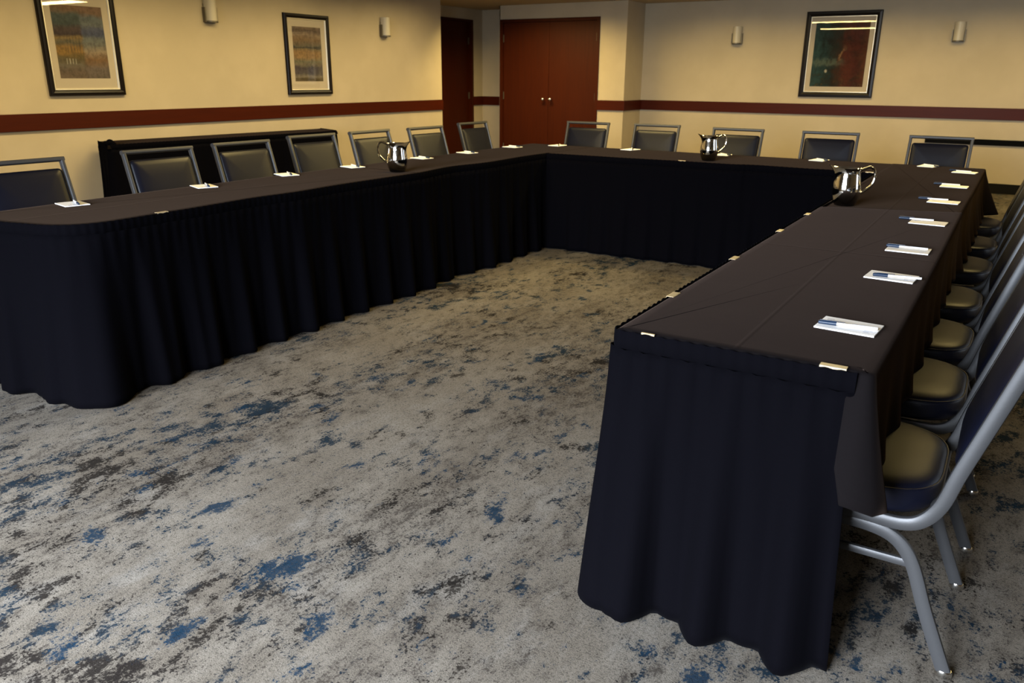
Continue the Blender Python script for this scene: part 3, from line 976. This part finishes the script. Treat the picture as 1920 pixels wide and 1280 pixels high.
# ------------------------------------------------------------------ notepads and pens
def make_pad(loc, rz, label, group):
    p = thing('notepad', loc, label, 'notepad', group, rz)
    bm = bmesh.new(); box(bm, -.07, .07, -.054, .054, 0, .004, bev=.0008)
    link('sheets', bm, M_PAPER, p)
    bm = bmesh.new(); r = random.Random(4)
    # faint printed lines at one end
    for i, (w, y) in enumerate(((.018, .030), (.024, .020), (.014, .010))):
        box(bm, -.060 + .002 * i, -.060 + .002 * i + w, y, y + .0032, .0040, .0042)
    for y, w in ((-.038, .016), (-.030, .012), (-.022, .02)):
        box(bm, .040, .040 + w, y, y + .0022, .0040, .0042)
    link('printed_lines', bm, M_INK, p)
    return p


def make_pen(loc, rz, label, group):
    p = thing('ballpoint_pen', loc, label, 'pen', group, rz)
    # along x, cap at -x
    def tube(x0, x1, prof):
        bm = bmesh.new()
        rings_mesh(bm, [[Vector((x, r * math.cos(2 * PI * k / 12), .0055 + r * math.sin(2 * PI * k / 12))) for k in range(12)] for x, r in prof])
        return bm
    link('barrel', tube(0, 0, [(-.030, .0036), (.060, .0038), (.066, .0036), (.067, .002)]), M_PENB, p, smooth=True)
    cp = link('cap', tube(0, 0, [(-.070, .0035), (-.069, .0048), (-.028, .0054), (-.0275, .0040)]), M_PENC, p, smooth=True)
    link('clip', bxm(-.066, -.008, -.0014, .0014, .0108, .0124, bev=.0005), M_PENC, cp)
    bm = bmesh.new(); box(bm, .008, .040, -.0008, .0014, .0091, .0094)
    link('printed_text', bm, M_INK, p)
    return p


G_N = 'white notepads at the places'; G_PEN = 'white pens with navy caps at the places'
padR = [(-.281, 2.050, -4, 0), (-.266, 2.675, -4, 0), (-.273, 3.155, -1, 0), (-.272, 3.825, -3, 0), (-.272, 4.56, -3, 0), (-.275, 5.27, -2, 0), (-.273, 6.13, -7, 0)]
penR = [(-.280, 2.032, 6), (-.247, 2.655, 9), (-.278, 3.165, 1), (-.322, 3.86, 3), (-.322, 4.60, 3), (-.315, 5.31, 1), (-.30, 6.15, -16)]
SIDE = 'side away from the buffet'
zt = CZ + .0034
pad = pen = None
for i in range(7):
    x, y, a, _ = padR[i]
    z = zt if y < 4.15 else CZ + .0014
    lb = ('white notepad nearest the camera, lying on the charcoal cloth' if i == 0 else 'white notepad %s from the open end on the %s' % (ordn[i], SIDE) if i < 6 else 'white notepad farthest from the camera on the %s' % SIDE)
    if pad is None: pad = make_pad((x, y, z), math.radians(a), lb, G_N)
    else: dup(pad, (x, y, z), math.radians(a), lb)
    x, y, a = penR[i]
    on = i in (0, 1, 2)
    z += .0042 if on else .0
    if not on: z += .0035
    lb = ('white pen with blue cap on the notepad nearest the camera' if i == 0 else 'white pen with navy cap at the %s notepad, side away from buffet' % ordn[i] if i < 6 else 'white pen with navy cap at the farthest notepad, %s' % SIDE)
    if pen is None: pen = make_pen((x, y, z), math.radians(a), lb, G_PEN)
    else: dup(pen, (x, y, z), math.radians(a), lb)
padL = [(-3.715, 2.115), (-3.735, 2.865), (-3.775, 3.50), (-3.750, 4.06), (-3.745, 4.80), (-3.725, 5.36), (-3.715, 6.03)]
for i, (x, y) in enumerate(padL):
    z = CZ + .0025 if y < 4.07 else CZ + .0014
    a = (168, 160, 158, 164, 172, 170, 175)[i]
    where = ('at the open end of the arm facing the buffet' if i == 0 else '%s from the open end of the arm facing the buffet' % ordn[i])
    dup(pad, (x, y, z), math.radians(a), 'white notepad ' + where)
    dup(pen, (x + .012, y + .012, z + .0042), math.radians(a - 10), 'pen on the notepad ' + where)
padF = [(-3.475, 6.40), (-2.785, 6.42), (-1.985, 6.41), (-1.255, 6.425), (-.52, 6.43)]
wF = ['in front of the double doors', 'by the closet corner', 'beside the steel pitcher', 'below the teal print', 'before the wall grille']
for i, (x, y) in enumerate(padF):
    z = CZ + .0002 if 0 < i < 4 else CZ + .0014
    a = (84, 78, 92, 80, 80)[i]
    dup(pad, (x, y, z), math.radians(a), 'white notepad at the cross row place ' + wF[i])
    dup(pen, (x + .02, y - .005, z + .0042), math.radians(a + (30, 40, 50, 55, 60)[i]), 'white pen on the cross row notepad ' + wF[i])


# ------------------------------------------------------------------ skirt clips
def clip_mesh(bm_):
    # bent strip over the cloth edge: local x outward, y along the edge
    prof = [(-.020, .0035), (-.018, .0050), (-.002, .0052), (.0015, .0045), (.0022, .0), (.0020, -.016), (.0008, -.016), (.0010, -.001), (.0006, .0030), (-.002, .0038), (-.018, .0035)]
    rings_mesh(bm_, [[Vector((x, y, z)) for x, z in prof] for y in (-.0275, .0275)])
    bmesh.ops.recalc_face_normals(bm_, faces=bm_.faces[:])
    return bm_


clip0 = link('skirt_clip', clip_mesh(bmesh.new()), M_CLIP)
G_K = 'tan plastic skirt clips on the table edges'
tag(clip0, 'tan plastic skirt clip on the open end nearest the camera, by the first chair', 'clip', G_K)
clip0.location = (-.256, YN + .002, CZ); clip0.rotation_euler = (0, 0, -PI / 2)
CL = [((-.678, YN + .002), -PI / 2, 'tan plastic skirt clip at the inner corner of the open end nearest the camera'),
      ((XE, 2.105), PI, 'tan plastic skirt clip first along the inner edge opposite the nearest notepad'),
      ((XE, 2.68), PI, 'tan plastic skirt clip second along the inner edge opposite the second notepad'),
      ((XE, 3.29), PI, 'tan plastic skirt clip third along the inner edge opposite the third notepad'),
      ((XE, 3.78), PI, 'tan plastic skirt clip on the inner edge just before the steel pitcher'),
      ((-3.168, 2.20), 0, 'tan plastic skirt clip on the arm facing the buffet, near its open end'),
      ((-2.085, 5.754), -PI / 2, 'tan plastic skirt clip on the cross row beside the steel pitcher'),
      ((-.80, 5.757), -PI / 2, 'tan plastic skirt clip at the cross row corner beyond the pitcher handle')]
for (x, y), a, lb in CL:
    c = clip0.copy(); c.scale = (.28, .6, 1) if 'inner corner of' in lb else (1, 1, 1); COL.objects.link(c); c.location = (x, y, CZ); c.rotation_euler = (0, 0, a); c['label'] = lb
